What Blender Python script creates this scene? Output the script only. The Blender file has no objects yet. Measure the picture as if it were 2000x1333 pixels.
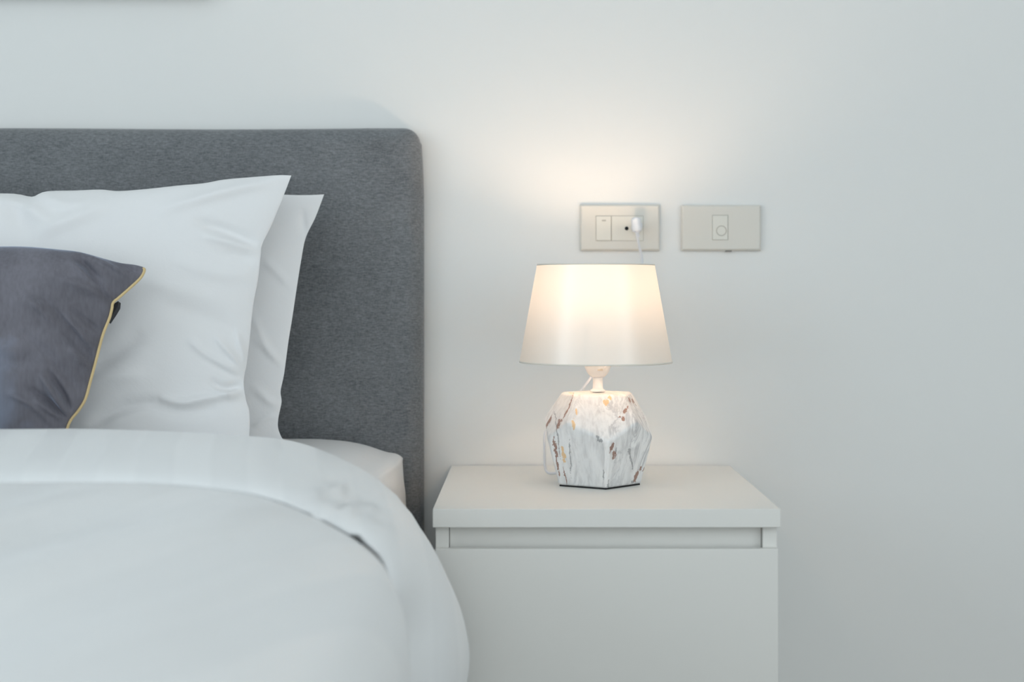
import bpy, bmesh, math, random
from mathutils import Vector, noise
random.seed(4)
scene = bpy.context.scene
COL = scene.collection

# ------------------------------------------------------------------ camera
CAM_D, CAM_Z, F = 2.1237, 0.80, 2777.8       # metres from the wall, height, focal length in px of a 2000 px frame
VX, VY = 1029.0, 568.0                       # principal point of the (shifted) lens
cam = bpy.data.cameras.new('camera')
cam.lens = 50.0; cam.sensor_width = 36.0; cam.sensor_fit = 'HORIZONTAL'
cam.shift_x = -29.0/2000; cam.shift_y = -98.5/2000
cam.clip_start = 0.05
cam.dof.use_dof = True; cam.dof.focus_distance = 1.87; cam.dof.aperture_fstop = 2.8
camo = bpy.data.objects.new('camera', cam); COL.objects.link(camo)
camo.location = (0, -CAM_D, CAM_Z); camo.rotation_euler = (math.radians(90), 0, 0)
scene.camera = camo

# ------------------------------------------------------------------ light and exposure
scene.view_settings.view_transform = 'Standard'
scene.view_settings.look = 'None'
scene.view_settings.gamma = 1.0
scene.view_settings.exposure = 0.12
w = bpy.data.worlds.new('world'); scene.world = w; w.use_nodes = True
bg = w.node_tree.nodes['Background']
bg.inputs[0].default_value = (0.86, 0.94, 0.97, 1); bg.inputs[1].default_value = 1.14

def area(name, loc, target, sx, sy, power, color):
    l = bpy.data.lights.new(name, 'AREA'); l.shape = 'RECTANGLE'; l.size = sx; l.size_y = sy
    l.energy = power; l.color = color
    o = bpy.data.objects.new(name, l); COL.objects.link(o); o.location = loc
    o.rotation_euler = (Vector(target)-Vector(loc)).to_track_quat('-Z', 'Y').to_euler()
    return o
# daylight through the tall window in the left wall
area('window_daylight', (-2.52, -2.35, 1.45), (0, -2.35, 1.45), 1.5, 1.7, 16, (0.72, 0.89, 1.0))

# a second, smaller window, added unseen in the right wall as fill light
area('window_daylight', (2.42, -2.55, 1.30), (0, -2.2, 1.1), 1.2, 1.5, 10.5, (0.86, 0.95, 1.0))

# ------------------------------------------------------------------ helpers
def S(d): return F/(CAM_D-d)
def W(x, d, zr): return Vector((x, -d, CAM_Z+zr))
def at(px, py, d):                            # measured point of the photograph at its distance from the wall
    s = S(d); return Vector(((px-VX)/s, -d, CAM_Z-(py-VY)/s))

def mat(name, col, rough=0.6, metal=0.0, **kw):
    m = bpy.data.materials.new(name); m.use_nodes = True
    b = m.node_tree.nodes['Principled BSDF']
    b.inputs['Base Color'].default_value = (*col, 1); b.inputs['Roughness'].default_value = rough
    b.inputs['Metallic'].default_value = metal
    for k, v in kw.items():
        k = k.replace('_', ' ')
        b.inputs[k].default_value = (*v, 1) if isinstance(v, tuple) else v
    return m
def nodes(m): return m.node_tree.nodes, m.node_tree.links, m.node_tree.nodes['Principled BSDF']
def coords(m, scale=(1, 1, 1), kind='Object', rot=(0, 0, 0)):
    N, L, b = nodes(m)
    tc = N.new('ShaderNodeTexCoord'); mp = N.new('ShaderNodeMapping')
    mp.inputs['Scale'].default_value = scale; mp.inputs['Rotation'].default_value = rot
    L.new(tc.outputs[kind], mp.inputs['Vector']); return mp.outputs[0]
def noise_tex(m, vec, scale, detail=3, rough=0.5, dist=0.0):
    N, L, b = nodes(m); n = N.new('ShaderNodeTexNoise')
    n.inputs['Scale'].default_value = scale; n.inputs['Detail'].default_value = detail
    n.inputs['Roughness'].default_value = rough; n.inputs['Distortion'].default_value = dist
    L.new(vec, n.inputs['Vector']); return n.outputs[0]
def ramp(m, fac, stops):
    N, L, b = nodes(m); r = N.new('ShaderNodeValToRGB')
    e = r.color_ramp.elements
    while len(e) < len(stops): e.new(0.5)
    for k, (p, c) in enumerate(stops):
        e[k].position = p; e[k].color = (*c, 1) if len(c) == 3 else c
    L.new(fac, r.inputs[0]); return r.outputs[0]
def mathn(m, op, a, b2=None, c=None, clamp=False):
    N, L, b = nodes(m); n = N.new('ShaderNodeMath'); n.operation = op; n.use_clamp = clamp
    for i, v in enumerate((a, b2, c)):
        if v is None: continue
        if isinstance(v, (int, float)): n.inputs[i].default_value = v
        else: L.new(v, n.inputs[i])
    return n.outputs[0]
def mixc(m, fac, a, c):
    N, L, b = nodes(m); n = N.new('ShaderNodeMix'); n.data_type = 'RGBA'
    if isinstance(fac, (int, float)): n.inputs[0].default_value = fac
    else: L.new(fac, n.inputs[0])
    for i, v in ((6, a), (7, c)):
        if isinstance(v, tuple): n.inputs[i].default_value = (*v, 1)
        else: L.new(v, n.inputs[i])
    return n.outputs[2]
def bump(m, h, strength=0.2, dist=0.001):
    N, L, b = nodes(m); n = N.new('ShaderNodeBump')
    n.inputs['Strength'].default_value = strength; n.inputs['Distance'].default_value = dist
    L.new(h, n.inputs['Height']); L.new(n.outputs[0], b.inputs['Normal'])

# ------------------------------------------------------------------ materials
M = {}
m = M['wall'] = mat('wall_paint', (0.80, 0.80, 0.785), 0.85)
bump(m, noise_tex(m, coords(m), 160, 2), 0.05, 0.0005)
M['ceiling'] = mat('ceiling_paint', (0.85, 0.85, 0.85), 0.9)
m = M['floor'] = mat('floor_laminate', (0.42, 0.36, 0.30), 0.5)
N, L, b = nodes(m)
v = coords(m, (7, 0.8, 1)); L.new(ramp(m, noise_tex(m, v, 3, 5), [(0.3, (0.20, 0.185, 0.165)), (0.7, (0.29, 0.27, 0.24))]), b.inputs['Base Color'])
M['trim'] = mat('white_trim_paint', (0.8, 0.8, 0.8), 0.5)

m = M['laminate'] = mat('white_laminate', (0.79, 0.78, 0.745), 0.38)
bump(m, noise_tex(m, coords(m), 500, 2), 0.04, 0.0003)
M['edge_gap'] = mat('shaded_joint', (0.25, 0.25, 0.24), 0.8)

m = M['headboard'] = mat('grey_upholstery', (0.14, 0.15, 0.165), 0.95, Sheen_Weight=0.25, Sheen_Roughness=0.5)
N, L, b = nodes(m)
n1 = noise_tex(m, coords(m, (150, 150, 900)), 1.0, 3, 0.75)      # short horizontal threads
n2 = noise_tex(m, coords(m, (800, 800, 220)), 1.0, 2, 0.7)      # short vertical threads
n3 = noise_tex(m, coords(m, (1, 1, 1)), 14, 3, 0.5)
s = mathn(m, 'ADD', mathn(m, 'MULTIPLY', n1, 0.70), mathn(m, 'MULTIPLY', n2, 0.30))
s = mathn(m, 'ADD', mathn(m, 'MULTIPLY', s, 0.86), mathn(m, 'MULTIPLY', n3, 0.14))
L.new(ramp(m, s, [(0.38, (0.092, 0.100, 0.108)), (0.62, (0.242, 0.252, 0.263))]), b.inputs['Base Color'])
bump(m, s, 0.35, 0.0015)

def cotton(name, col, stripe=None):
    m = mat(name, col, 0.75, Sheen_Weight=0.15, Sheen_Roughness=0.4)
    h = mathn(m, 'ADD', noise_tex(m, coords(m), 9, 4, 0.55, 0.6), mathn(m, 'MULTIPLY', noise_tex(m, coords(m, (400, 400, 400)), 1, 2), 0.05))
    bump(m, h, 0.35, 0.006)
    return m
M['cotton'] = cotton('white_cotton_pillowcase', (0.84, 0.84, 0.845))
M['sheet'] = cotton('white_fitted_sheet', (0.80, 0.80, 0.80))
# duvet cover: white cotton with faint woven satin stripes
def duvet_mat(name, tilt, period, contrast):
    m = mat(name, (0.80, 0.82, 0.82), 0.7, Sheen_Weight=0.2, Sheen_Roughness=0.4)
    N, L, b = nodes(m)
    tc = N.new('ShaderNodeTexCoord'); sp = N.new('ShaderNodeSeparateXYZ'); L.new(tc.outputs['Object'], sp.inputs[0])
    n = noise_tex(m, tc.outputs['Object'], 3, 2)
    x = mathn(m, 'ADD', sp.outputs[0], mathn(m, 'MULTIPLY', sp.outputs[1], tilt))
    x = mathn(m, 'ADD', x, mathn(m, 'MULTIPLY', n, 0.03))
    f = mathn(m, 'SINE', mathn(m, 'MULTIPLY', x, 2*math.pi/period))
    f = mathn(m, 'ADD', mathn(m, 'MULTIPLY', f, 2.2), 0.5, clamp=True)
    L.new(mixc(m, f, (0.87-contrast, 0.88-contrast, 0.885-contrast), (0.87, 0.88, 0.885)), b.inputs['Base Color'])
    L.new(mathn(m, 'ADD', mathn(m, 'MULTIPLY', f, -0.33), 0.78), b.inputs['Roughness'])
    bump(m, noise_tex(m, tc.outputs['Object'], 5, 3, 0.5), 0.25, 0.01)
    return m
M['duvet'] = duvet_mat('white_striped_duvet_cover', -0.22, 0.075, 0.024)
M['duvet_flap'] = duvet_mat('white_striped_duvet_underside', 0.20, 0.074, 0.03)

m = M['velvet'] = mat('grey_velvet', (0.10, 0.105, 0.13), 0.85, Sheen_Weight=1.0, Sheen_Roughness=0.35, Sheen_Tint=(0.62, 0.72, 0.92))
N, L, b = nodes(m)
n1 = noise_tex(m, coords(m, (1, 1, 1)), 9, 4, 0.6, 0.4)
n2 = noise_tex(m, coords(m, (260, 260, 60)), 1, 2, 0.5)
s = mathn(m, 'ADD', mathn(m, 'MULTIPLY', n1, 0.75), mathn(m, 'MULTIPLY', n2, 0.25))
# brushed nap: bluish sheen painted in as a lighter patch towards the lower left
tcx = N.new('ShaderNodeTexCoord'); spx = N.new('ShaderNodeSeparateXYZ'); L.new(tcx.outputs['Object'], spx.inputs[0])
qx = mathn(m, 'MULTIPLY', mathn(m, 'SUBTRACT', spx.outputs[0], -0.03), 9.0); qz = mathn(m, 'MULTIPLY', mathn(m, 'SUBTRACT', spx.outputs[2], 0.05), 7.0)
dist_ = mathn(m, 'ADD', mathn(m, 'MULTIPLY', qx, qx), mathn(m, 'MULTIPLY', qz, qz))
nap_sheen = mathn(m, 'MULTIPLY', mathn(m, 'SUBTRACT', mathn(m, 'ADD', 1.0, mathn(m, 'MULTIPLY', mathn(m, 'SUBTRACT', n1, 0.5), 3.0)), dist_), 1.2, clamp=True)
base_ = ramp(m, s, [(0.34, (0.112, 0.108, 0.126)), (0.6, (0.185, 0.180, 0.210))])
L.new(mixc(m, mathn(m, 'MULTIPLY', nap_sheen, 0.8), base_, (0.215, 0.250, 0.33)), b.inputs['Base Color'])
bump(m, s, 0.3, 0.003)
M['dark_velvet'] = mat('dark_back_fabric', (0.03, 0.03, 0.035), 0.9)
M['gold_piping'] = mat('gold_satin_piping', (0.68, 0.51, 0.25), 0.5, Sheen_Weight=0.3)

M['plate'] = mat('beige_switch_plastic', (0.70, 0.675, 0.62), 0.45)
M['plate_module'] = mat('ivory_module_plastic', (0.74, 0.72, 0.655), 0.4)
M['black'] = mat('black_hole', (0.004, 0.004, 0.004), 0.7)
M['mark'] = mat('grey_printed_mark', (0.46, 0.44, 0.39), 0.6)
M['white_plastic'] = mat('white_plastic', (0.82, 0.81, 0.80), 0.35)
M['cord'] = mat('white_cord_plastic', (0.74, 0.76, 0.80), 0.4)
M['rubber'] = mat('black_foot_pad', (0.01, 0.01, 0.01), 0.8)
M['screw'] = mat('grey_screw', (0.2, 0.19, 0.18), 0.5)
M['wood'] = mat('dark_wood', (0.09, 0.06, 0.045), 0.5)
M['paper'] = mat('pale_paper', (0.6, 0.62, 0.6), 0.8)
M['metal'] = mat('white_enamelled_wire', (0.7, 0.7, 0.68), 0.4)

# lampshade satin: lets the bulb light through
m = bpy.data.materials.new('cream_satin_shade'); m.use_nodes = True; M['shade'] = m
N, L = m.node_tree.nodes, m.node_tree.links
for n in list(N): N.remove(n)
out = N.new('ShaderNodeOutputMaterial'); mx = N.new('ShaderNodeMixShader'); mg = N.new('ShaderNodeMixShader')
df = N.new('ShaderNodeBsdfDiffuse'); tr = N.new('ShaderNodeBsdfTranslucent'); gl = N.new('ShaderNodeBsdfAnisotropic')
df.inputs[0].default_value = (0.88, 0.82, 0.75, 1); tr.inputs[0].default_value = (0.90, 0.80, 0.68, 1)
gl.inputs[0].default_value = (0.95, 0.95, 0.95, 1); gl.inputs['Roughness'].default_value = 0.36
mx.inputs[0].default_value = 0.12; mg.inputs[0].default_value = 0.12
L.new(df.outputs[0], mx.inputs[1]); L.new(tr.outputs[0], mx.inputs[2])
L.new(mx.outputs[0], mg.inputs[1]); L.new(gl.outputs[0], mg.inputs[2]); L.new(mg.outputs[0], out.inputs[0])
M['shade_trim'] = mat('cream_shade_trim', (0.80, 0.76, 0.68), 0.5, Transmission_Weight=0.0)

m = M['bulb'] = mat('lit_bulb', (1, 0.9, 0.75), 0.4)
b = m.node_tree.nodes['Principled BSDF']
b.inputs['Emission Color'].default_value = (1.0, 0.74, 0.53, 1); b.inputs['Emission Strength'].default_value = 92

# ------------------------------------------------------------------ object helpers
def mesh_obj(name, verts, faces, material, parent=None, smooth=True, matids=None, mats=None):
    me = bpy.data.meshes.new(name)
    off = parent.matrix_world.translation if parent is not None else Vector((0, 0, 0))
    if parent is not None:
        off = Vector(parent['origin'])
    me.from_pydata([tuple(Vector(v)-off) for v in verts], [], faces)
    for mm in (mats or [material]): me.materials.append(mm)
    if matids:
        for p, i in zip(me.polygons, matids): p.material_index = i
    if smooth:
        for p in me.polygons: p.use_smooth = True
    bm = bmesh.new(); bm.from_mesh(me); bmesh.ops.recalc_face_normals(bm, faces=bm.faces); bm.to_mesh(me); bm.free()
    me.update()
    o = bpy.data.objects.new(name, me); COL.objects.link(o)
    if parent is not None: o.parent = parent
    o['origin'] = tuple(off)
    return o
def tag(o, label, cat, group=None):
    o['label'] = label; o['category'] = cat
    if group: o['group'] = group
    return o
def thing(name, loc, label, cat, group=None):
    o = bpy.data.objects.new(name, None); COL.objects.link(o); o.location = loc; o['origin'] = tuple(loc)
    o.empty_display_size = 0.05
    return tag(o, label, cat, group)
def struct(o): o['kind'] = 'structure'; return o
def box_vf(x0, x1, y0, y1, z0, z1):
    v = [(x0, y0, z0), (x1, y0, z0), (x1, y1, z0), (x0, y1, z0), (x0, y0, z1), (x1, y0, z1), (x1, y1, z1), (x0, y1, z1)]
    f = [(0, 3, 2, 1), (4, 5, 6, 7), (0, 1, 5, 4), (1, 2, 6, 5), (2, 3, 7, 6), (3, 0, 4, 7)]
    return v, f
def box(name, x0, x1, y0, y1, z0, z1, material, parent=None, bevel=0.0, seg=3):
    v, f = box_vf(x0, x1, y0, y1, z0, z1)
    o = mesh_obj(name, v, f, material, parent, smooth=False)
    if bevel: add_bevel(o, bevel, seg)
    return o
def add_bevel(o, wd, seg=3, angle=30):
    md = o.modifiers.new('bevel', 'BEVEL'); md.width = wd; md.segments = seg; md.limit_method = 'ANGLE'; md.angle_limit = math.radians(angle)
    md.harden_normals = False
    for p in o.data.polygons: p.use_smooth = True
    wn = o.modifiers.new('wn', 'WEIGHTED_NORMAL'); wn.keep_sharp = True
def lathe(name, prof, cx, cy, material, parent=None, n=48, closed=False):
    verts, faces = [], []
    for r, z in prof:
        for k in range(n):
            a = 2*math.pi*k/n; verts.append((cx+r*math.cos(a), cy+r*math.sin(a), z))
    m_ = len(prof)
    rng = m_ if closed else m_-1
    for i in range(rng):
        for k in range(n):
            j = (i+1) % m_
            faces.append((i*n+k, i*n+(k+1) % n, j*n+(k+1) % n, j*n+k))
    if not closed:
        if prof[0][0] > 1e-6: faces.append(tuple(range(n)))
        if prof[-1][0] > 1e-6: faces.append(tuple((m_-1)*n+k for k in range(n)))
    return mesh_obj(name, verts, faces, material, parent)
def smooth_path(pts, sub=8):
    pts = [Vector(p) for p in pts]; out = []
    for i in range(len(pts)-1):
        p0 = pts[max(i-1, 0)]; p1 = pts[i]; p2 = pts[i+1]; p3 = pts[min(i+2, len(pts)-1)]
        for k in range(sub):
            t = k/sub
            out.append(0.5*((2*p1)+(-p0+p2)*t+(2*p0-5*p1+4*p2-p3)*t*t+(-p0+3*p1-3*p2+p3)*t**3))
    out.append(pts[-1]); return out
def tube(name, pts, r, material, parent=None, n=10, sub=8, taper=None):
    path = smooth_path(pts, sub) if sub else [Vector(p) for p in pts]
    verts, faces = [], []
    t0 = (path[1]-path[0]).normalized()
    up = Vector((0, 0, 1)) if abs(t0.z) < 0.9 else Vector((1, 0, 0))
    nrm = (up - t0*up.dot(t0)).normalized()
    for i, p in enumerate(path):
        t = (path[min(i+1, len(path)-1)]-path[max(i-1, 0)]).normalized()
        nrm = (nrm - t*nrm.dot(t)).normalized(); bn = t.cross(nrm)
        rr = r if taper is None else r*taper(i/(len(path)-1))
        for k in range(n):
            a = 2*math.pi*k/n; verts.append(p+nrm*rr*math.cos(a)+bn*rr*math.sin(a))
    for i in range(len(path)-1):
        for k in range(n): faces.append((i*n+k, i*n+(k+1) % n, (i+1)*n+(k+1) % n, (i+1)*n+k))
    faces.append(tuple(range(n))); faces.append(tuple((len(path)-1)*n+k for k in range(n)))
    return mesh_obj(name, verts, faces, material, parent)
def cyl_y(name, cx, cz, y0, y1, r, material, parent=None, n=32, r2=None):      # disc standing off the wall
    r2 = r if r2 is None else r2
    verts = [(cx+r*math.cos(2*math.pi*k/n), y0, cz+r*math.sin(2*math.pi*k/n)) for k in range(n)]
    verts += [(cx+r2*math.cos(2*math.pi*k/n), y1, cz+r2*math.sin(2*math.pi*k/n)) for k in range(n)]
    faces = [tuple(range(n)), tuple(range(n, 2*n))]+[(k, (k+1) % n, n+(k+1) % n, n+k) for k in range(n)]
    return mesh_obj(name, verts, faces, material, parent, smooth=False)
def lerp_tab(tab, t):
    if t <= tab[0][0]: return tab[0][1]
    for (a, va), (c, vc) in zip(tab, tab[1:]):
        if t <= c: return va+(vc-va)*(t-a)/(c-a)
    return tab[-1][1]
def cosm(t): return 0.5-0.5*math.cos(math.pi*max(0, min(1, t)))

# ------------------------------------------------------------------ the room
XL, XR, YF, H = -2.6, 2.5, -3.4, 2.6
struct(box('floor', XL-0.1, XR+0.1, YF, 0.1, -0.1, 0.0, M['floor']))
struct(box('ceiling', XL-0.1, XR+0.1, YF, 0.1, H, H+0.1, M['ceiling']))
struct(box('wall_back', XL-0.1, XR+0.1, 0.0, 0.1, 0.0, H, M['wall']))
# left wall with the window opening
def wall_with_window(wname, name, xa, xb, xf, wy0, wy1, wz0, wz1):
    vs, fs = [], []
    for bx in ((xa, xb, YF, wy0, 0, H), (xa, xb, wy1, 0, 0, H), (xa, xb, wy0, wy1, 0, wz0), (xa, xb, wy0, wy1, wz1, H)):
        v, f = box_vf(*bx); o = len(vs); vs += v; fs += [tuple(i+o for i in q) for q in f]
    struct(mesh_obj(wname, vs, fs, M['wall'], smooth=False))
    vs, fs = [], []
    for bx in ((wy0, wy0+0.05, wz0, wz1), (wy1-0.05, wy1, wz0, wz1), (wy0, wy1, wz0, wz0+0.05), (wy0, wy1, wz1-0.05, wz1), ((wy0+wy1)/2-0.025, (wy0+wy1)/2+0.025, wz0, wz1)):
        v, f = box_vf(xf, xf+0.05, *bx); o = len(vs); vs += v; fs += [tuple(i+o for i in q) for q in f]
    struct(mesh_obj(name, vs, fs, M['trim'], smooth=False))
wall_with_window('wall_left', 'window_1', XL-0.1, XL, XL-0.08, -3.15, -1.55, 0.55, 2.35)
wall_with_window('wall_right', 'added_window_2', XR, XR+0.1, XR+0.03, -3.2, -1.9, 0.5, 2.1)  # unseen right window, added to brighten the pillows and the duvet's side
struct(box('baseboard_back', XL, XR, -0.012, 0.0, 0.0, 0.08, M['trim'], bevel=0.003))

# framed picture over the bed (only its soft shadow reaches the photograph's top edge)
pf = thing('picture_frame', (-0.98, 0, CAM_Z+0.437), 'wide framed picture hung on the wall high above the headboard', 'picture')
x0, x1, z0, z1 = -1.50, -0.47, CAM_Z+0.437, CAM_Z+1.12
vs, fs = [], []
for bx in ((x0, x1, z0, z0+0.03), (x0, x1, z1-0.03, z1), (x0, x0+0.03, z0+0.03, z1-0.03), (x1-0.03, x1, z0+0.03, z1-0.03)):
    v, f = box_vf(bx[0], bx[1], -0.03, -0.001, bx[2], bx[3]); o = len(vs); vs += v; fs += [tuple(i+o for i in q) for q in f]
mesh_obj('frame', vs, fs, M['metal'], pf, smooth=False)
box('picture_panel', x0+0.03, x1-0.03, -0.012, -0.002, z0+0.03, z1-0.03, M['paper'], pf)

# ------------------------------------------------------------------ bed: headboard, base, legs
BX0, BX1 = -1.80, -0.1525
bed = thing('bed', ((BX0+BX1)/2, -0.03, 0), 'bed with grey fabric upholstered headboard standing against the white wall', 'bed')
# headboard: padded slab, rounded front edges, corner radius growing into the pad
def headboard():
    xr, zt, zb = BX1, CAM_Z+0.2405, 0.05
    th0, th1 = 0.004, 0.046
    rc = 0.024                                   # outline corner radius
    def outline(ins):
        pts = []
        nside = 40
        xl = BX0+ins; xrr = xr-ins; top = zt-ins; r = max(rc-ins*0.25, 0.004)
        def edge_x(z):                           # side leans in a little near the top
            t = max(0, min(1, (z-(zt-0.13))/0.13)); return 0.0055*t*t
        for k in range(nside+1):
            z = zb+(top-r-zb)*k/nside; pts.append((xrr-edge_x(z), z))
        for k in range(1, 9):
            a = math.pi/2*k/9; pts.append((xrr-edge_x(top)-r+r*math.cos(a), top-r+r*math.sin(a)))
        npt = 60
        for k in range(npt+1):
            x = (xrr-edge_x(top)-r)+((xl+r)-(xrr-edge_x(top)-r))*k/npt
            sag = -0.0016*math.cos((x+0.45)*5.0)**2*(1 if 2 < k < npt-2 else 0)
            pts.append((x, top+sag))
        for k in range(1, 9):
            a = math.pi/2+math.pi/2*k/9; pts.append((xl+r+r*math.cos(a), top-r+r*math.sin(a)))
        for k in range(nside+1):
            z = top-r+(zb-(top-r))*k/nside; pts.append((xl, z))
        return pts
    prof = [(0.004, th0), (0.0, 0.010), (0.0, 0.016)]
    for k in range(1, 11):
        a = math.pi/2*k/10; prof.append((0.026*(1-math.cos(a)), 0.016+(th1-0.016)*math.sin(a)))
    prof += [(0.05, th1+0.0012), (0.09, th1+0.002)]
    rings = [[Vector((x, -d, z)) for x, z in outline(ins)] for ins, d in prof]
    n = len(rings[0]); verts = [p for r_ in rings for p in r_]; faces = []
    for i in range(len(rings)-1):
        for k in range(n-1): faces.append((i*n+k, i*n+k+1, (i+1)*n+k+1, (i+1)*n+k))
        faces.append((i*n+n-1, i*n, (i+1)*n, (i+1)*n+n-1))
    faces.append(tuple(range(n))); faces.append(tuple((len(rings)-1)*n+k for k in range(n)))
    return mesh_obj('headboard', verts, faces, M['headboard'], bed)
headboard()
box('bed_base', -1.77, -0.195, -1.97, -0.062, 0.10, 0.32, M['headboard'], bed, bevel=0.012)
for x in (-1.68, -0.27):
    for y in (-1.9, -0.15): box('leg', x-0.025, x+0.025, y-0.025, y+0.025, 0.0, 0.10, M['wood'], bed, bevel=0.004)

# ------------------------------------------------------------------ mattress in its fitted sheet
def curve_resample(pts, n):
    pts = smooth_path([Vector((p[0], 0, p[1])) for p in pts], 10)
    L_ = [0]
    for a, c in zip(pts, pts[1:]): L_.append(L_[-1]+(c-a).length)
    out = []; j = 0
    for k in range(n):
        t = L_[-1]*k/(n-1)
        while j < len(L_)-2 and L_[j+1] < t: j += 1
        u = (t-L_[j])/max(L_[j+1]-L_[j], 1e-9); p = pts[j].lerp(pts[j+1], min(max(u, 0), 1)); out.append((p.x, p.z))
    return out
def mattress():
    d_s = S(0.063)
    meas = [(600, 859), (640, 860.5), (680, 864), (715, 871), (745, 881), (760, 885), (772, 886.5), (786, 894), (786.5, 905), (789, 940), (793, 985)]
    back = [(-1.77, -0.33), (-1.775, -0.25), (-1.75, -0.225), (-1.6, -0.2155), (-0.9, -0.2145), (-0.45, -0.2150)]
    back += [((x-VX)/d_s, -(y-VY)/d_s) for x, y in meas] + [(-0.176, -0.40), (-0.180, -0.478)]
    front = [(-1.77, -0.33), (-1.775, -0.26), (-1.75, -0.236), (-1.6, -0.226), (-0.9, -0.225), (-0.45, -0.226), (-0.33, -0.228), (-0.27, -0.234), (-0.225, -0.248), (-0.200, -0.268),
             (-0.192, -0.285), (-0.187, -0.31), (-0.185, -0.34), (-0.185, -0.38), (-0.187, -0.45), (-0.188, -0.478)]
    n = 420
    A = curve_resample(back, n); B = curve_resample(front, n)
    rows = []
    for k in range(60):
        d = 0.063+(1.97-0.063)*(k/59)**1.6
        t = cosm((d-0.085)/0.33)
        row = []
        for i in range(n):
            x = A[i][0]*(1-t)+B[i][0]*t; z = A[i][1]*(1-t)+B[i][1]*t
            z -= 0.006*cosm((d-0.40)/0.1)*(1 if z > -0.3 else 0)
            z += 0.0015*noise.noise(Vector((x*9, d*9, 1)))
            row.append(Vector((x, -d, CAM_Z+z)))
        rows.append(row)
    verts = [p for r in rows for p in r]; faces = []
    for i in range(len(rows)-1):
        for k in range(n-1): faces.append((i*n+k, i*n+k+1, (i+1)*n+k+1, (i+1)*n+k))
        faces.append((i*n+n-1, i*n, (i+1)*n, (i+1)*n+n-1))
    faces.append(tuple(range(n))); faces.append(tuple((len(rows)-1)*n+k for k in range(n)))
    return mesh_obj('mattress', verts, faces, M['sheet'])
tag(mattress(), 'mattress in white fitted sheet, its corner showing between duvet and headboard', 'mattress')

# ------------------------------------------------------------------ duvet
NS = 260
sA, sH = S(0.51), S(0.76)
back_px = [(0, 839), (150, 838), (300, 842), (450, 850), (560, 860), (640, 885), (720, 925), (770, 965), (805, 1007), (849, 1077), (873, 1125), (900, 1190), (914, 1250), (917, 1290), (912, 1333)]
hem_px = [(0, 947), (150, 946), (300, 948), (400, 956), (500, 970), (560, 988), (620, 1014), (680, 1046), (722, 1076), (748, 1105), (768, 1150), (779, 1200), (784, 1260), (785, 1333)]
Ac = [(-1.93, -0.42), (-1.92, -0.27), (-1.84, -0.185), (-1.60, -0.160), (-1.1, -0.158)] + [((x-VX)/sA, -(y-VY)/sA) for x, y in back_px] + [(-0.078, -0.49), (-0.098, -0.56)]
Hc = [(-1.89, -0.42), (-1.88, -0.30), (-1.80, -0.215), (-1.60, -0.188), (-1.1, -0.186)] + [((x-VX)/sH, -(y-VY)/sH) for x, y in hem_px] + [(-0.124, -0.45), (-0.132, -0.53)]
A = curve_resample(Ac, NS)
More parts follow.
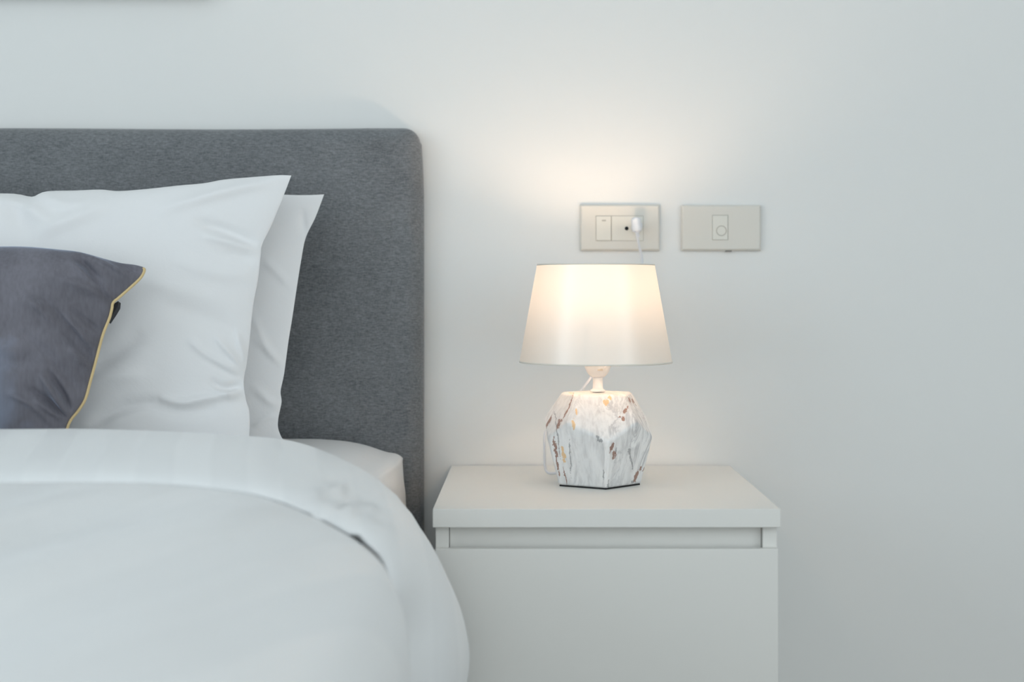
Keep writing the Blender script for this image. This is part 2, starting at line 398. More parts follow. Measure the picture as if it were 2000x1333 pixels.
# pair points of the two curves by nearest travel so rows stay straight along the bed
Hcur = curve_resample(Hc, NS)
def normals(c):
    out = []
    for i in range(len(c)):
        a = c[max(i-1, 0)]; e = c[min(i+1, len(c)-1)]
        tx, tz = e[0]-a[0], e[1]-a[1]; l = math.hypot(tx, tz) or 1; out.append((-tz/l, tx/l))
    return out
nA, nH = normals(A), normals(Hcur)
def duvet():
    root = thing('duvet', ((BX0+BX1)/2, -1.2, CAM_Z-0.2), 'white striped duvet spread over the bed with its top edge folded back', 'duvet')
    # body
    rows = []
    prof = [(0.56, -0.030), (0.62, -0.026), (0.68, -0.026), (0.72, -0.022), (0.745, -0.017), (0.758, -0.008), (0.766, 0.0), (0.772, 0.002), (0.785, 0.0050), (0.81, 0.0085), (0.85, 0.011), (0.90, 0.012), (0.97, 0.011), (1.05, 0.009), (1.2, 0.006), (1.35, 0.004), (1.6, 0.0), (1.90, 0.0), (1.98, -0.004), (2.0, -0.006)]
    dense = []
    for (d0, o0), (d1, o1) in zip(prof, prof[1:]):
        k = max(2, int((d1-d0)/0.012))
        for j in range(k): dense.append((d0+(d1-d0)*j/k, o0+(o1-o0)*j/k))
    dense.append(prof[-1])
    for d, off in dense:
        row = []
        for i in range(NS):
            x, z = Hcur[i]; nx, nz = nH[i]
            t = max(0, d-0.80)
            # long shallow folds running obliquely along the bed
            fold = 0.0110*min(1, t*4)*math.sin((x*1.0+0.30*d)*46+2.2*noise.noise(Vector((x*2.2, d*2.2, 0))))*max(0.0, min(1, (-0.15-x)*3))
            side = 0.006*min(1, t*4)*noise.noise(Vector((x*5, d*4, z*3+4)))
            o = off+fold+side+0.004*cosm((d-0.763)/0.02)*cosm((-z-0.27)/0.06)*(1-cosm((d-1.0)/0.4))
            o -= 0.026*cosm((d-0.59)/0.08)*(1-cosm((d-0.755)/0.010))*cosm((-z-0.26)/0.05)
            row.append(Vector((x+nx*o, -d, CAM_Z+z+nz*o)))
        rows.append(row)
    last = rows[-1]
    for dd, drop in ((0.015, 0.004), (0.022, 0.03), (0.024, 0.10), (0.026, 0.2), (0.028, 0.29)):   # foot end hangs down
        rows.append([Vector((p.x, p.y-dd, min(p.z, CAM_Z-0.188-drop))) for p in last])
    verts = [p for r in rows for p in r]
    faces = [(i*NS+k, i*NS+k+1, (i+1)*NS+k+1, (i+1)*NS+k) for i in range(len(rows)-1) for k in range(NS-1)]
    o = mesh_obj('duvet_body', verts, faces, M['duvet'], root)
    md = o.modifiers.new('thick', 'SOLIDIFY'); md.thickness = 0.008; md.offset = -1
    # flip check: solid grows inward whatever the winding
    c = o.data.polygons[len(o.data.polygons)//2]
    if c.normal.z < 0: o.data.flip_normals()
    # turned-back flap
    prof = [(0.60, -0.040, 0), (0.54, -0.044, 0), (0.505, -0.040, 0), (0.487, -0.026, 0), (0.484, -0.013, 0), (0.492, -0.004, 0), (0.51, 0.0, 0), (0.55, 0.004, 0), (0.60, 0.006, .2), (0.65, 0.005, .4),
            (0.695, 0.003, .7), (0.73, -0.001, 1), (0.752, -0.0055, 1), (0.763, -0.0105, 1), (0.765, -0.0145, 1), (0.758, -0.0185, 1), (0.74, -0.021, 1), (0.71, -0.024, .7), (0.66, -0.026, .4)]
    pp = smooth_path(prof, 6)
    rows = []
    for q in pp:
        d, off, g = q
        t = max(0, min(1, (d-0.51)/(0.76-0.51)))
        row = []
        for i in range(NS):
            x0_, z0_ = A[i]; x1_, z1_ = Hcur[i][0]+nH[i][0]*0.0165, Hcur[i][1]+nH[i][1]*0.0165
            x = x0_*(1-t)+x1_*t; z = z0_*(1-t)+z1_*t
            nx, nz = nH[i] if t > 0.5 else nA[i]
            nx = nA[i][0]*(1-t)+nH[i][0]*t; nz = nA[i][1]*(1-t)+nH[i][1]*t
            l = math.hypot(nx, nz); nx /= l; nz /= l
            hx = Hcur[i][0]; hz = Hcur[i][1]
            zone = math.exp(-((hx+0.185)/0.050)**2) * (1 if hz > -0.32 else 0)
            lift = math.exp(-((hx+0.159)/0.019)**4) * (1 if hz > -0.32 else 0)
            gz = math.exp(-((hx+0.192)/0.036)**4) * (1 if hz > -0.32 else 0)
            gath = gz*(0.0042*math.sin(hx*400-d*60)+0.0026*math.sin(hx*640-d*25+1))*cosm((t-0.40)/0.35)*(1-0.75*cosm((t-0.86)/0.14))
            sink = -0.023*cosm((t-0.50)/0.45)*cosm((-hz-0.26)/0.09)      # down the side the hem lies in a soft valley
            gath += sink
            o_ = off*(1) + gath + 0.0034*lift*max(0, g)
            o_ += 0.004*noise.noise(Vector((x*6, d*5, z*5)))*math.sin(math.pi*min(1, max(0, t*1.0)))
            row.append(Vector((x+nx*o_, -d + 0.004*zone*math.sin(hx*260), CAM_Z+z+nz*o_)))
        rows.append(row)
    verts = [p for r in rows for p in r]; nr = len(rows)
    faces = [(i*NS+k, i*NS+k+1, ((i+1) % nr)*NS+k+1, ((i+1) % nr)*NS+k) for i in range(nr) for k in range(NS-1)]
    faces.append(tuple(i*NS for i in range(nr))); faces.append(tuple(i*NS+NS-1 for i in range(nr)))
    mesh_obj('turned_back_edge', verts, faces, M['duvet_flap'], root)
duvet()

# ------------------------------------------------------------------ pillows
class Lean:                                     # a leaning plane: d = d0 + k*(zr - z0)
    def __init__(s, dbot, dtop, zbot=-0.213, ztop=0.15):
        s.k = (dtop-dbot)/(ztop-zbot); s.d0 = dbot; s.z0 = zbot
        s.n = Vector((0, -1, -s.k)).normalized()   # towards the camera
        if s.n.y > 0: s.n = -s.n
        s.n = Vector((0, -1, -s.k)).normalized()
    def pt(s, px, py):
        # zr = -(py-VY)*(CAM_D-d)/F ; d = d0+k(zr-z0)
        q = -(py-VY)/F
        d = (s.d0+s.k*(q*CAM_D-s.z0))/(1+s.k*q)
        return at(px, py, d)
def poly_fn(pts):
    P_ = smooth_path([Vector((x, y, 0)) for x, y in pts], 8)
    L_ = [0]
    for a, c in zip(P_, P_[1:]): L_.append(L_[-1]+(c-a).length)
    def f(t):
        t = max(0, min(1, t))*L_[-1]
        lo, hi = 0, len(L_)-1
        while hi-lo > 1:
            mid = (lo+hi)//2
            if L_[mid] <= t: lo = mid
            else: hi = mid
        u = (t-L_[lo])/max(L_[hi]-L_[lo], 1e-9)
        return P_[lo].lerp(P_[hi], min(u, 1))
    return f
def crease_fn(creases):
    cr = []
    for pts, wd, amp in creases: cr.append((smooth_path([Vector((x, y, 0)) for x, y in pts], 4), wd, amp))
    def f(x, y):
        h = 0
        for path, wd, amp in cr:
            if x < min(p.x for p in (path[0], path[-1]))-4*wd-30 or x > max(p.x for p in (path[0], path[-1]))+4*wd+30: continue
            best = 1e9; bt = 0
            for i in range(len(path)-1):
                a, c = path[i], path[i+1]; ex, ey = c.x-a.x, c.y-a.y
                t = max(0, min(1, ((x-a.x)*ex+(y-a.y)*ey)/(ex*ex+ey*ey+1e-9)))
                dd = math.hypot(x-a.x-ex*t, y-a.y-ey*t)
                if dd < best: best = dd; bt = (i+t)/(len(path)-1)
            if best < 3.5*wd: h += 1.45*amp*math.exp(-(best/wd)**2)*math.sin(math.pi*min(1, max(0.0, 0.12+0.80*bt)))
        return h
    return f
def pillow(name, plane, top, right, bottom, left, thick, creases, material, parent=None, nu=200, nv=130, pw=0.42, wr=0.004, wrs=5, back_thick=None, seam=0.0022, xscale=2.0, rest=-0.214):
    """top/bottom run left to right, left/right run top to bottom, all measured on the photograph."""
    T_, R_, B_, L_ = poly_fn(top), poly_fn(right), poly_fn(bottom), poly_fn(left)
    cf = crease_fn(creases)
    back_thick = thick if back_thick is None else back_thick
    def uu(k, n, p):
        t = k/(n-1); return 0.5-0.5*math.copysign(abs(math.cos(math.pi*t))**p, math.cos(math.pi*t))
    c00, c10, c01, c11 = T_(0), T_(1), B_(0), B_(1)
    fr, bk = [], []
    for j in range(nv):
        v = uu(j, nv, 0.85)
        for i in range(nu):
            u = uu(i, nu, 0.85)
            p = T_(u)*(1-v)+B_(u)*v+L_(v)*(1-u)+R_(v)*u-(c00*(1-u)*(1-v)+c10*u*(1-v)+c01*(1-u)*v+c11*u*v)
            w0 = plane.pt(p.x, p.y)
            a = 1-abs(2*u-1)**xscale; c = 1-abs(2*v-1)**2.0
            prof = max(a, 0)**0.75*max(c, 0)**pw
            edge = min(1, prof*6)
            hh = thick*prof + cf(p.x, p.y)*edge
            hh += wr*edge*(noise.noise(Vector((w0.x*wrs, w0.z*wrs, 3.1)))+0.5*noise.noise(Vector((w0.x*wrs*2.3, w0.z*wrs*2.3, 7))))
            onedge = i in (0, nu-1) or j in (0, nv-1)
            q = w0+plane.n*(0 if onedge else max(hh, 0)+seam*0)
            r = w0-plane.n*(0 if onedge else back_thick*prof)
            for s_ in (q, r):
                if s_.z < CAM_Z+rest: s_.z = CAM_Z+rest+(s_.z-CAM_Z-rest)*0.1
            fr.append(q); bk.append(r)
    verts = fr+bk; off = nu*nv; faces = []
    for j in range(nv-1):
        for i in range(nu-1):
            a = j*nu+i
            faces.append((a, a+1, a+nu+1, a+nu)); faces.append((off+a, off+a+nu, off+a+nu+1, off+a+1))
    o = mesh_obj(name, verts, faces, material, parent)
    bm = bmesh.new(); bm.from_mesh(o.data); bmesh.ops.remove_doubles(bm, verts=bm.verts, dist=1e-6)
    bmesh.ops.recalc_face_normals(bm, faces=bm.faces); bm.to_mesh(o.data); bm.free()
    return o

# rear pillow against the headboard
plB = Lean(0.178, 0.130)
p = pillow('pillow', plB,
    top=[(-440, 372), (-200, 388), (0, 392), (200, 394), (400, 388), (520, 381), (590, 381.5), (633, 380)],
    right=[(633, 380), (616, 425), (597, 465), (588, 510), (580, 560), (571, 620), (563, 670), (555, 730), (548, 765), (550, 785), (544, 815), (543, 835), (549, 853), (556, 862)],
    bottom=[(-400, 880), (0, 880), (400, 880), (556, 862)],
    left=[(-440, 372), (-410, 600), (-400, 880)],
    thick=0.034, back_thick=0.045, creases=[
        ([(592, 415), (594, 440), (602, 462)], 7, -0.004), ([(500, 660), (540, 700), (560, 720)], 6, 0.003), ([(490, 610), (530, 690)], 5, 0.002),
        ([(500, 760), (530, 785), (548, 790)], 8, 0.003), ([(500, 830), (530, 815), (548, 818)], 5, 0.003), ([(520, 510), (570, 560)], 8, 0.0022)],
    material=M['cotton'], nu=170, nv=120, pw=0.35, wr=0.003)
tag(p, 'rear white pillow leaning directly against the grey headboard, behind another pillow', 'pillow')

plF = Lean(0.262, 0.195)
p = pillow('pillow', plF,
    top=[(-500, 350), (-300, 366), (-100, 378), (0, 379), (35, 380), (66, 385), (95, 375), (150, 373.5), (200, 372), (235, 375), (290, 371), (350, 364), (400, 359), (440, 351.5), (500, 346), (545, 342.5), (569, 343)],
    right=[(569, 343), (558, 372), (545, 405), (528, 445), (512, 478), (509, 500), (504, 545), (494, 600), (488, 660), (482, 710), (476, 745), (480, 780), (487, 805), (487, 845), (484, 880)],
    bottom=[(-460, 892), (0, 892), (400, 892), (484, 880)],
    left=[(-500, 350), (-480, 600), (-460, 892)],
    thick=0.058, back_thick=0.016, creases=[
        ([(330, 420), (400, 395), (480, 370), (560, 350)], 12, 0.005),
        ([(400, 445), (450, 458), (505, 482)], 11, -0.006), ([(410, 470), (460, 480), (508, 490)], 8, 0.004),
        ([(430, 500), (475, 505), (508, 508)], 9, -0.003),
        ([(385, 675), (420, 705), (470, 730)], 7, 0.005), ([(400, 690), (440, 725), (480, 745)], 8, -0.003), ([(430, 665), (455, 695), (480, 720)], 6, 0.0045), ([(465, 650), (478, 690), (482, 715)], 6, 0.004),
        ([(420, 750), (440, 762), (465, 755), (475, 760)], 7, -0.007), ([(425, 765), (450, 772), (470, 768)], 6, 0.006),
        ([(330, 785), (370, 792), (420, 780), (470, 775)], 7, 0.006), ([(310, 800), (370, 808), (430, 800)], 12, -0.004),
        ([(200, 720), (240, 700), (300, 660)], 18, -0.006), ([(180, 760), (240, 745), (300, 740)], 14, 0.004), ([(200, 830), (260, 800), (330, 790)], 12, -0.006),
        ([(60, 395), (50, 430), (90, 480)], 16, -0.004), ([(90, 385), (140, 410), (200, 400)], 12, 0.003), ([(100, 470), (160, 440), (230, 410)], 16, 0.005), ([(10, 400), (60, 410), (120, 450)], 12, 0.004),
        ([(300, 560), (380, 580), (460, 600)], 18, 0.003), ([(360, 520), (430, 540), (500, 540)], 14, 0.003), ([(340, 610), (420, 630), (480, 660)], 14, -0.003)],
    material=M['cotton'], nu=260, nv=170, pw=0.40, wr=0.004)
tag(p, 'front white pillow with the higher pointed corner, just behind the grey velvet cushion', 'pillow')

# velvet cushion with gold piping
plC = Lean(0.385, 0.325, ztop=0.05)
cush = thing('cushion', at(-60, 905, 0.385), 'grey velvet cushion with gold piped edge leaning on the white pillows', 'cushion')
right = [(283, 523), (275, 542), (250, 566), (228, 585), (220, 592), (218, 602), (213, 622), (200, 655), (188, 700), (176, 745), (166, 780), (153, 802), (136, 824), (128, 850), (120, 900)]
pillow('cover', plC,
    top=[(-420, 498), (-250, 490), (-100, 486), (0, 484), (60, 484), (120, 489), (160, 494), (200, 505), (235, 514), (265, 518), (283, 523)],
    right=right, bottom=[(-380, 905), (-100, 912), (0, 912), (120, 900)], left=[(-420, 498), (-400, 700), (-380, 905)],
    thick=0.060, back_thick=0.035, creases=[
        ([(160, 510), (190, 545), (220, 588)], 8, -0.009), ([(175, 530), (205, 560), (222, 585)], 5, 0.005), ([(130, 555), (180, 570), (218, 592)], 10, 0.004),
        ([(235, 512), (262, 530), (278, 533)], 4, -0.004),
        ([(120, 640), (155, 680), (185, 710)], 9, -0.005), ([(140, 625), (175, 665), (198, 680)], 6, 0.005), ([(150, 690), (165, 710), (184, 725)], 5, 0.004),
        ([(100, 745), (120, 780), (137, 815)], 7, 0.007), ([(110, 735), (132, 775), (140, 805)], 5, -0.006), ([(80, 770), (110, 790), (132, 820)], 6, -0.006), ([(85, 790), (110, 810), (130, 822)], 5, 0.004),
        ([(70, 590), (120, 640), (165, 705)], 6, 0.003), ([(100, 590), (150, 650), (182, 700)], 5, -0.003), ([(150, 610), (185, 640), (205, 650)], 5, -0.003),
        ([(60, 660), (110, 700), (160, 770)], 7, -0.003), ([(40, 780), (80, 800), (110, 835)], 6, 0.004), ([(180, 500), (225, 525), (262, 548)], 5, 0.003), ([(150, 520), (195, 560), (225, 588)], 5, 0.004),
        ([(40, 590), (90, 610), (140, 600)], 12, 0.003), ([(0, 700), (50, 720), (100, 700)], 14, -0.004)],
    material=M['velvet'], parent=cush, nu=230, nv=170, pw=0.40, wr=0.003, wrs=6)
R_ = poly_fn(right)
pts = [plC.pt(p_.x+1.5, p_.y)+plC.n*0.0015 for p_ in (R_(k/60) for k in range(61))]
c0 = plC.pt(281, 523)
pts = [plC.pt(120, 512)-plC.n*0.010, plC.pt(200, 522)-plC.n*0.010, plC.pt(255, 526)-plC.n*0.008, plC.pt(279, 524.5)-plC.n*0.001] + pts[1:] + [plC.pt(40, 914), plC.pt(-200, 914), plC.pt(-380, 907), plC.pt(-402, 700), plC.pt(-421, 500)]
tube('piping', pts, 0.0018, M['gold_piping'], cush, n=10, sub=4)
# back panel of the cushion peeping out under the pinched corner
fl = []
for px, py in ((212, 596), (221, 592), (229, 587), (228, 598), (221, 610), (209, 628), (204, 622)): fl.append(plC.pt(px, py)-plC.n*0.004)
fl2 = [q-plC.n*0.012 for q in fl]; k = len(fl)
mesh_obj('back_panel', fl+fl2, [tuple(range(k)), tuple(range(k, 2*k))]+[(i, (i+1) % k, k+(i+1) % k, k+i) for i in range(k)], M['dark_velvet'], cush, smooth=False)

# ------------------------------------------------------------------ nightstand
NX0, NX1, ND = -0.1124, 0.3028, 0.4276
NT = CAM_Z-0.2607
ns = thing('nightstand', ((NX0+NX1)/2, -ND/2, 0), 'white laminate nightstand with overhanging top beside the bed', 'nightstand')
box('top_panel', NX0, NX1, -ND, -0.004, NT-0.0222, NT, M['laminate'], ns, bevel=0.0009, seg=2)
bx0, bx1, bd = NX0+0.0028, NX1-0.0025, ND-0.012
zt_ = NT-0.0223
box('side_panel', bx0, bx0+0.0160, -bd, -0.006, 0.03, zt_, M['laminate'], ns, bevel=0.0006, seg=2)
box('side_panel', bx1-0.0170, bx1, -bd, -0.006, 0.03, zt_, M['laminate'], ns, bevel=0.0006, seg=2)
box('rail', bx0+0.0167, bx1-0.0177, -(bd-0.009), -0.30, NT-0.075, zt_, M['laminate'], ns)
box('back_panel', bx0+0.0165, bx1-0.0175, -0.012, -0.006, 0.05, zt_, M['laminate'], ns)
dz1 = CAM_Z-(1073-VY)/S(ND-0.001)
def drawer(z0, z1):
    f = box('drawer', bx0+0.0002, bx1-0.0002, -(ND-0.001), -(bd+0.0006), z0, z1, M['laminate'], ns, bevel=0.0008, seg=2)
drawer(0.292, dz1); drawer(0.070, 0.288)
box('plinth', bx0+0.017, bx1-0.018, -0.38, -0.30, 0.0, 0.07, M['laminate'], ns)
for x in (bx0+0.02, bx1-0.02):
    for y in (-0.39, -0.03): lathe('foot', [(0.012, 0.0), (0.012, 0.03)], x, y, M['rubber'], ns, n=20)

# ------------------------------------------------------------------ table lamp
LX, LD = (1167.5-VX)/S(0.206), 0.206
lamp = thing('table_lamp', (LX, -LD, NT), 'lit table lamp with cream tapered shade and faceted marbled base on the nightstand', 'lamp')
def lamp_base():
    def ring(angs, r, zr):
        out = []
        for a in angs:
            if isinstance(a, tuple): a, rr = a
            else: rr = r
            out.append(Vector((LX+rr*math.sin(math.radians(a)), -LD-rr*math.cos(math.radians(a)), CAM_Z+zr)))
        return out
    aT = [42, -36, -106, 182, 112]; aB = [8, -66, -140, 150, 80]
    T = ring(aT, 0.0505, -0.1375)
    U = ring([(42, .0735), (-36, .0735), (-106, .0762), (182, .074), (112, .074)], 0.073, -0.1735)
    Lr = ring([(8, .0745), (-65, .0755), (-140, .074), (150, .074), (80, .0745)], 0.075, -0.1965)
    B = ring(aB, 0.0590, -0.2593)
    verts = T+U+Lr+B
    t = lambda i: i % 5
    u = lambda i: 5+i % 5
    l = lambda i: 10+i % 5
    b_ = lambda i: 15+i % 5
    faces = [(0, 1, 2, 3, 4), (15, 19, 18, 17, 16)]
    for i in range(5):
        # T/U index i and i+1 bracket lower vertex: angles 42,-36 -> L index 0 (8)
        faces.append((t(i), t(i+1), u(i+1), l(i), u(i)))
        # lower facet: L i, L i+1 bracket upper vertex U i+1
        faces.append((l(i), u(i+1), l(i+1), b_(i+1), b_(i)))
    o = mesh_obj('lamp_base', verts, faces, M['marble'], lamp, smooth=False)
    add_bevel(o, 0.0042, 4, 8)
    # dark felt pad under the base
    P0 = ring(aB, 0.0570, -0.2607); P1 = ring(aB, 0.0570, -0.2591)
    mesh_obj('foot_pad', P0+P1, [(0, 1, 2, 3, 4), (5, 9, 8, 7, 6)]+[(i, (i+1) % 5, 5+(i+1) % 5, 5+i) for i in range(5)], M['rubber'], lamp, smooth=False)
# marbled ceramic: white, grey veins, copper and gold foil flecks
m = M['marble'] = mat('marbled_ceramic', (0.86, 0.86, 0.86), 0.4)
N, L, b = nodes(m)
geo = coords(m, (1, 1, 1)); 
vstreak = coords(m, (1.15, 1.15, 0.22))
v1 = noise_tex(m, vstreak, 42, 6, 0.62, 0.9)
vein = mathn(m, 'SUBTRACT', 1.0, mathn(m, 'MULTIPLY', mathn(m, 'ABSOLUTE', mathn(m, 'SUBTRACT', v1, 0.5)), 16.0), clamp=True)
mask = ramp(m, noise_tex(m, vstreak, 20, 3), [(0.42, (0, 0, 0)), (0.66, (1, 1, 1))])
vein = mathn(m, 'MULTIPLY', vein, mask)
cloud = ramp(m, noise_tex(m, vstreak, 30, 4, 0.6), [(0.35, (0.80, 0.80, 0.80)), (0.60, (0.88, 0.87, 0.86))])
fine = ramp(m, noise_tex(m, coords(m, (170, 170, 9)), 1.0, 3, 0.6, 0.3), [(0.30, (0.80, 0.79, 0.79)), (0.55, (1, 1, 1))])
mul = N.new('ShaderNodeMix'); mul.data_type = 'RGBA'; mul.blend_type = 'MULTIPLY'; mul.inputs[0].default_value = 0.8
L.new(cloud, mul.inputs[6]); L.new(fine, mul.inputs[7])
colr = mixc(m, mathn(m, 'MULTIPLY', vein, 0.5), mul.outputs[2], (0.22, 0.22, 0.24))
sp = N.new('ShaderNodeSeparateXYZ'); L.new(geo, sp.inputs[0])
wob = noise_tex(m, coords(m, (1, 1, 0.5)), 330, 3, 0.7); wob2 = noise_tex(m, geo, 60, 4, 0.7)
front = mathn(m, 'LESS_THAN', sp.outputs[1], 0.0)
def patch(px, py, rx, rz, tilt=0.0, thr=1.0):
    rx *= 1.35; rz *= 1.1
    cx_ = (px-1167.5)/1497; cz_ = 0.2607-(py-VY)/1497
    dx = mathn(m, 'SUBTRACT', sp.outputs[0], cx_); dz = mathn(m, 'SUBTRACT', sp.outputs[2], cz_)
    dx = mathn(m, 'ADD', dx, mathn(m, 'MULTIPLY', dz, tilt))
    dx = mathn(m, 'ADD', dx, mathn(m, 'MULTIPLY', mathn(m, 'SUBTRACT', wob2, 0.5), 0.008))
    q = mathn(m, 'ADD', mathn(m, 'POWER', mathn(m, 'ABSOLUTE', mathn(m, 'MULTIPLY', dx, 1497/rx)), 2.0), mathn(m, 'POWER', mathn(m, 'ABSOLUTE', mathn(m, 'MULTIPLY', dz, 1497/rz)), 2.0))
    q = mathn(m, 'ADD', q, mathn(m, 'MULTIPLY', mathn(m, 'SUBTRACT', wob, 0.5), 5.5))
    q = mathn(m, 'SUBTRACT', thr+0.15, q)
    q = mathn(m, 'MULTIPLY', q, 3.0, clamp=True)
    return mathn(m, 'MULTIPLY', q, front)
copper = None
for a in [(1189, 874, 2.6, 9, -0.3), (1194, 889, 3.0, 8, -0.2), (1243, 938, 2.6, 11, -0.2), (1250, 924, 2.0, 5, -0.5), (1257, 926, 1.4, 4, -0.5), (1080, 880, 2.6, 18, 0.15), (1086, 918, 1.3, 20, 0.15), (1073, 820, 1.6, 28, -0.42), (1218, 805, 2.2, 5, -0.5), (1224, 798, 1.6, 3, -0.5),
          (1229, 786, 2.2, 4, 0.3), (1238, 790, 1.8, 4, 0.3), (1213, 820, 2, 4, 0), (1207, 816, 2.2, 1.6, 0), (1088, 832, 2.2, 8, -0.4), (1264, 826, 1.2, 7, 0.5), (1246, 800, 1.0, 22, 0.55), (1106, 800, 1.0, 26, -0.45), (1100, 935, 1.0, 16, 0.2)]:
    q = patch(*a); copper = q if copper is None else mathn(m, 'MAXIMUM', copper, q)
gold = None
for a in [(1181, 789, 5.5, 5.5, 0), (1188, 780, 2.4, 4, 0), (1112, 771, 6, 3.0, 0), (1121, 806, 1.6, 5, 0.1), (1116, 830, 2.6, 8, 0.1), (1097, 892, 2.6, 15, 0.1)]:
    q = patch(*a); gold = q if gold is None else mathn(m, 'MAXIMUM', gold, q)
blk = None
for a in [(1226, 884, 2.0, 6, 0.2), (1232, 908, 1.3, 16, 0.2), (1184, 950, 1.0, 10, -0.1), (1175, 930, 1.2, 14, 0), (1167, 860, 3.5, 3, 0.4), (1162, 853, 2.0, 3, 0.4), (1199, 880, 1.0, 8, -0.2), (1236, 949, 2.5, 2.5, 0), (1085, 855, 0.9, 40, 0.12), (1110, 900, 0.8, 34, 0.05)]:
    q = patch(*a); blk = q if blk is None else mathn(m, 'MAXIMUM', blk, q)
colr = mixc(m, mathn(m, 'MULTIPLY', blk, 0.6), colr, (0.16, 0.16, 0.17))
colr = mixc(m, mathn(m, 'MULTIPLY', gold, 0.75), colr, (0.78, 0.47, 0.16))
colr = mixc(m, mathn(m, 'MULTIPLY', copper, 0.85), colr, (0.26, 0.105, 0.06))
L.new(colr, b.inputs['Base Color'])
lamp_base()
Lz = CAM_Z
# stem, flange and socket cup
lathe('stem', [(0.0, Lz-0.1362), (0.0100, Lz-0.1362), (0.0102, Lz-0.1345), (0.0090, Lz-0.1336), (0.0074, Lz-0.1328), (0.0068, Lz-0.131), (0.0066, Lz-0.125), (0.0066, Lz-0.119), (0.0075, Lz-0.1155), (0.0, Lz-0.1150)], LX, -LD, M['white_plastic'], lamp)
sock = lathe('socket', [(0.0, Lz-0.1170), (0.0085, Lz-0.1165), (0.0118, Lz-0.1140), (0.0150, Lz-0.1095), (0.0176, Lz-0.1035), (0.0185, Lz-0.0975), (0.0185, Lz-0.0800), (0.0160, Lz-0.0780), (0.0145, Lz-0.0650), (0.0, Lz-0.0650)], LX, -LD, M['white_plastic'], lamp)
box('socket_slot', LX-0.0032+0.002, LX+0.0040+0.002, -LD-0.0168, -LD-0.0150, Lz-0.1075, Lz-0.1045, M['mark'], sock)
# bulb: white housing below, glowing dome above
bulb = lathe('bulb_housing', [(0.0, Lz-0.0645), (0.010, Lz-0.064), (0.0118, Lz-0.058), (0.015, Lz-0.050), (0.0205, Lz-0.040), (0.0232, Lz-0.0272), (0.0, Lz-0.0270)], LX, -LD, M['white_plastic'], lamp)
lathe('bulb_dome', [(0.0, Lz-0.0268), (0.0228, Lz-0.0266), (0.0222, Lz-0.020), (0.0200, Lz-0.0125), (0.0150, Lz-0.0055), (0.008, Lz-0.0012), (0.0, Lz+0.000)], LX, -LD, M['bulb'], bulb)
# shade
SXc = (1163.7-VX)/S(LD)-LX
sh = lathe('lamp_shade', [(0.1028, Lz-0.0962), (0.0792, Lz+0.0350)], LX+SXc, -LD, M['shade'], lamp, n=128)
bm = bmesh.new(); bm.from_mesh(sh.data)
bmesh.ops.delete(bm, geom=[f for f in bm.faces if len(f.verts) > 4], context='FACES_ONLY'); bm.to_mesh(sh.data); bm.free()
for v_ in sh.data.vertices:                       # shade sits a hair askew on its ring
    v_.co.z += -(v_.co.x)*0.012
lathe('shade_rim', [(0.1022, Lz-0.0966), (0.1033, Lz-0.0966), (0.1031, Lz-0.0946), (0.1020, Lz-0.0946)], LX+SXc, -LD, M['shade_trim'], sh, n=128, closed=True)
lathe('shade_rim', [(0.0787, Lz+0.0338), (0.0797, Lz+0.0338), (0.0795, Lz+0.0354), (0.0785, Lz+0.0354)], LX+SXc, -LD, M['shade_trim'], sh, n=128, closed=True)
# the wire ring that carries the shade
lathe('shade_ring', [(0.0150, Lz-0.079), (0.0180, Lz-0.079), (0.0180, Lz-0.077), (0.0150, Lz-0.077)], LX, -LD, M['metal'], lamp, closed=True)
for a in (20, 140, 260):
    ca, sa = math.cos(math.radians(a)), math.sin(math.radians(a))
    tube('shade_strut', [(LX+0.017*ca, -LD+0.017*sa, Lz-0.078), (LX+SXc+0.0925*ca, -LD+0.0925*sa, Lz-0.0425)], 0.0009, M['metal'], lamp, n=8, sub=0)
# cord and plug
PXx, PZz = (1243-VX)/S(0.02), CAM_Z-(446-VY)/S(0.02)
cord_pts = [at(1243, 452, 0.036), at(1246, 470, 0.030), at(1251, 492, 0.022), at(1254, 512, 0.018), at(1256, 545, 0.018), at(1250, 600, 0.030), at(1225, 660, 0.05), at(1185, 705, 0.075),
            at(1160, 728, 0.085), at(1150, 745, 0.09), at(1120, 780, 0.09), at(1085, 815, 0.09), at(1066, 845, 0.10), at(1064, 875, 0.11)]
cord_pts += [Vector((LX-0.068, -0.115, NT+0.006)), Vector((LX-0.050, -0.128, NT+0.0045)), Vector((LX-0.02, -0.138, NT+0.006)), Vector((LX-0.01, -0.150, NT+0.010))]
cord = tube('power_cord', cord_pts, 0.0019, M['cord'], lamp, n=10, sub=8)
# round two-pin plug body with a sleeve turned downwards
pv = lambda px, py, d: at(px, py, d)
plug = tube('plug', [Vector((PXx+0.001, -0.0092, PZz+0.002)), Vector((PXx+0.001, -0.018, PZz+0.002)), Vector((PXx+0.0005, -0.0270, PZz+0.003)), Vector((PXx, -0.033, PZz+0.002))], 0.0080, M['cord'], lamp, n=24, sub=6, taper=lambda t: 1.0 if t < 0.6 else 1.0-0.3*((t-0.6)/0.4)**2)
tube('strain_relief', [Vector((PXx-0.0015, -0.031, PZz+0.0150)), Vector((PXx-0.001, -0.032, PZz+0.004)), Vector((PXx, -0.033, PZz-0.006)), at(1246, 464, 0.031)], 0.0072, M['cord'], plug, n=20, sub=6, taper=lambda t: (0.7+0.3*min(1, t*10)) if t < 0.1 else (1.0 if t < 0.60 else 1.0-0.62*cosm((t-0.60)/0.12)))

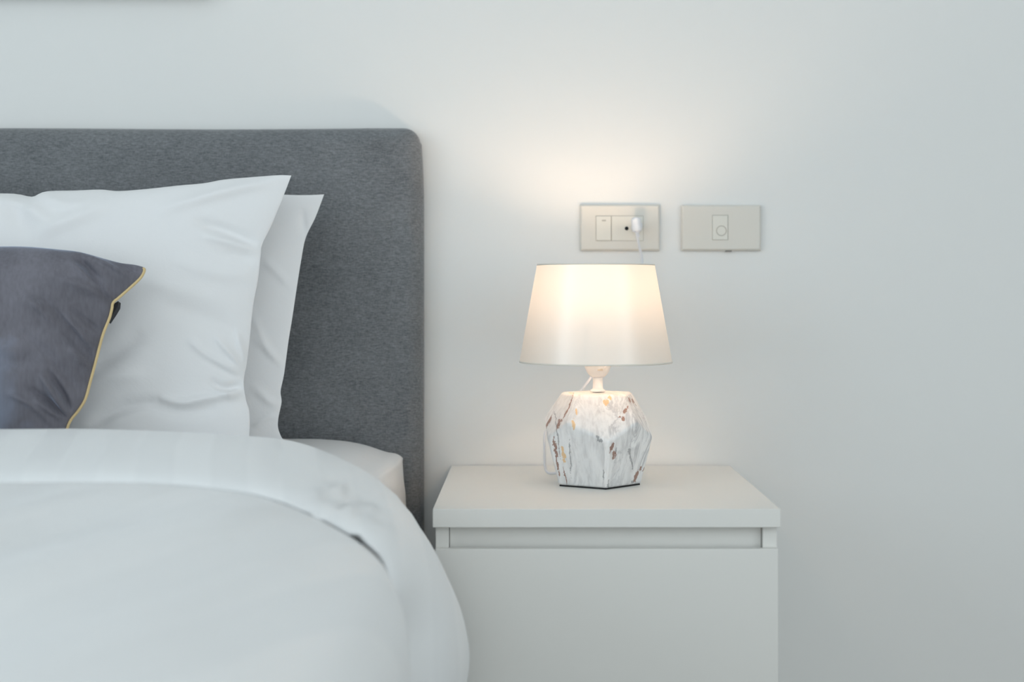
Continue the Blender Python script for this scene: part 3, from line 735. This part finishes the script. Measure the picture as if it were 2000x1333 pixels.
# ------------------------------------------------------------------ wall plates
def plate(px0, px1, py0, py1, label):
    d = 0.0085; s = S(d)
    X0, X1 = (px0-VX)/s, (px1-VX)/s; Z1, Z0 = CAM_Z-(py0-VY)/s, CAM_Z-(py1-VY)/s
    t = thing('wall_socket' if px0 < 1200 else 'wall_outlet', ((X0+X1)/2, 0, Z0), label, 'wall plate')
    # plate: bevelled slab with slightly sloping rim
    b0 = [(X0, -0.0005, Z0), (X1, -0.0005, Z0), (X1, -0.0005, Z1), (X0, -0.0005, Z1)]
    b1 = [(X0, -0.0055, Z0), (X1, -0.0055, Z0), (X1, -0.0055, Z1), (X0, -0.0055, Z1)]
    i = 0.0024
    b2 = [(X0+i, -d, Z0+i), (X1-i, -d, Z0+i), (X1-i, -d, Z1-i), (X0+i, -d, Z1-i)]
    f = [(0, 1, 2, 3), (8, 9, 10, 11)]
    for r_ in (0, 4):
        for k in range(4): f.append((r_+k, r_+(k+1) % 4, r_+4+(k+1) % 4, r_+4+k))
    o = mesh_obj('cover_plate', b0+b1+b2, f, M['plate'], t, smooth=False); add_bevel(o, 0.0009, 3)
    return t, d
def zbox(name, px0, px1, py0, py1, d0, d1, material, parent, bevel=0.0):
    s = S(d1); return box(name, (px0-VX)/s, (px1-VX)/s, -d1, -d0, CAM_Z-(py1-VY)/s, CAM_Z-(py0-VY)/s, material, parent, bevel=bevel, seg=2)
t, d = plate(1133, 1289, 399.5, 490, 'beige wall plate with rocker switch and socket holding the white lamp plug')
zbox('module_gap', 1163.5, 1257, 421.3, 471, 0.0075, d+0.00012, M['mark'], t)
zbox('socket_face', 1194.8, 1256, 422.5, 470, 0.0075, d+0.0004, M['plate_module'], t, 0.0003)
r_ = zbox('rocker_switch', 1164.5, 1193.2, 422.5, 470, 0.0075, d+0.0024, M['plate_module'], t, 0.0006)
zbox('indicator_mark', 1175.5, 1183.5, 429.5, 432.5, d+0.0018, d+0.00248, M['mark'], r_)
s = S(d+0.0006)
cyl_y('socket_hole', (1224-VX)/s, CAM_Z-(446.5-VY)/s, -d, -d-0.0006, 0.0029, M['black'], t)
t, d = plate(1331, 1487, 400.5, 490, 'beige wall plate with one small centre module, right of the socket')
zbox('module_gap', 1391, 1422.5, 420, 469.5, 0.0075, d+0.00012, M['mark'], t)
mo = zbox('outlet_module', 1392, 1421.3, 421.3, 468.6, 0.0075, d+0.0014, M['plate_module'], t, 0.0005)
s = S(d+0.0016); cx_, cz_ = (1409-VX)/s, CAM_Z-(451-VY)/s
# round cap: a shallow raised ring with a disc in it
n = 36; vs = []; fs = []
for r, y in ((0.0078, -d-0.0012), (0.0078, -d-0.0019), (0.0066, -d-0.0019), (0.0066, -d-0.0012)):
    vs += [(cx_+r*math.cos(2*math.pi*k/n), y, cz_+r*math.sin(2*math.pi*k/n)) for k in range(n)]
for i in range(4):
    for k in range(n): fs.append((i*n+k, i*n+(k+1) % n, ((i+1) % 4)*n+(k+1) % n, ((i+1) % 4)*n+k))
mesh_obj('round_cap', vs, fs, M['mark'], mo, smooth=False)
zbox('screw_notch', 1417, 1429, 488.5, 492, 0.001, 0.0060, M['screw'], t)
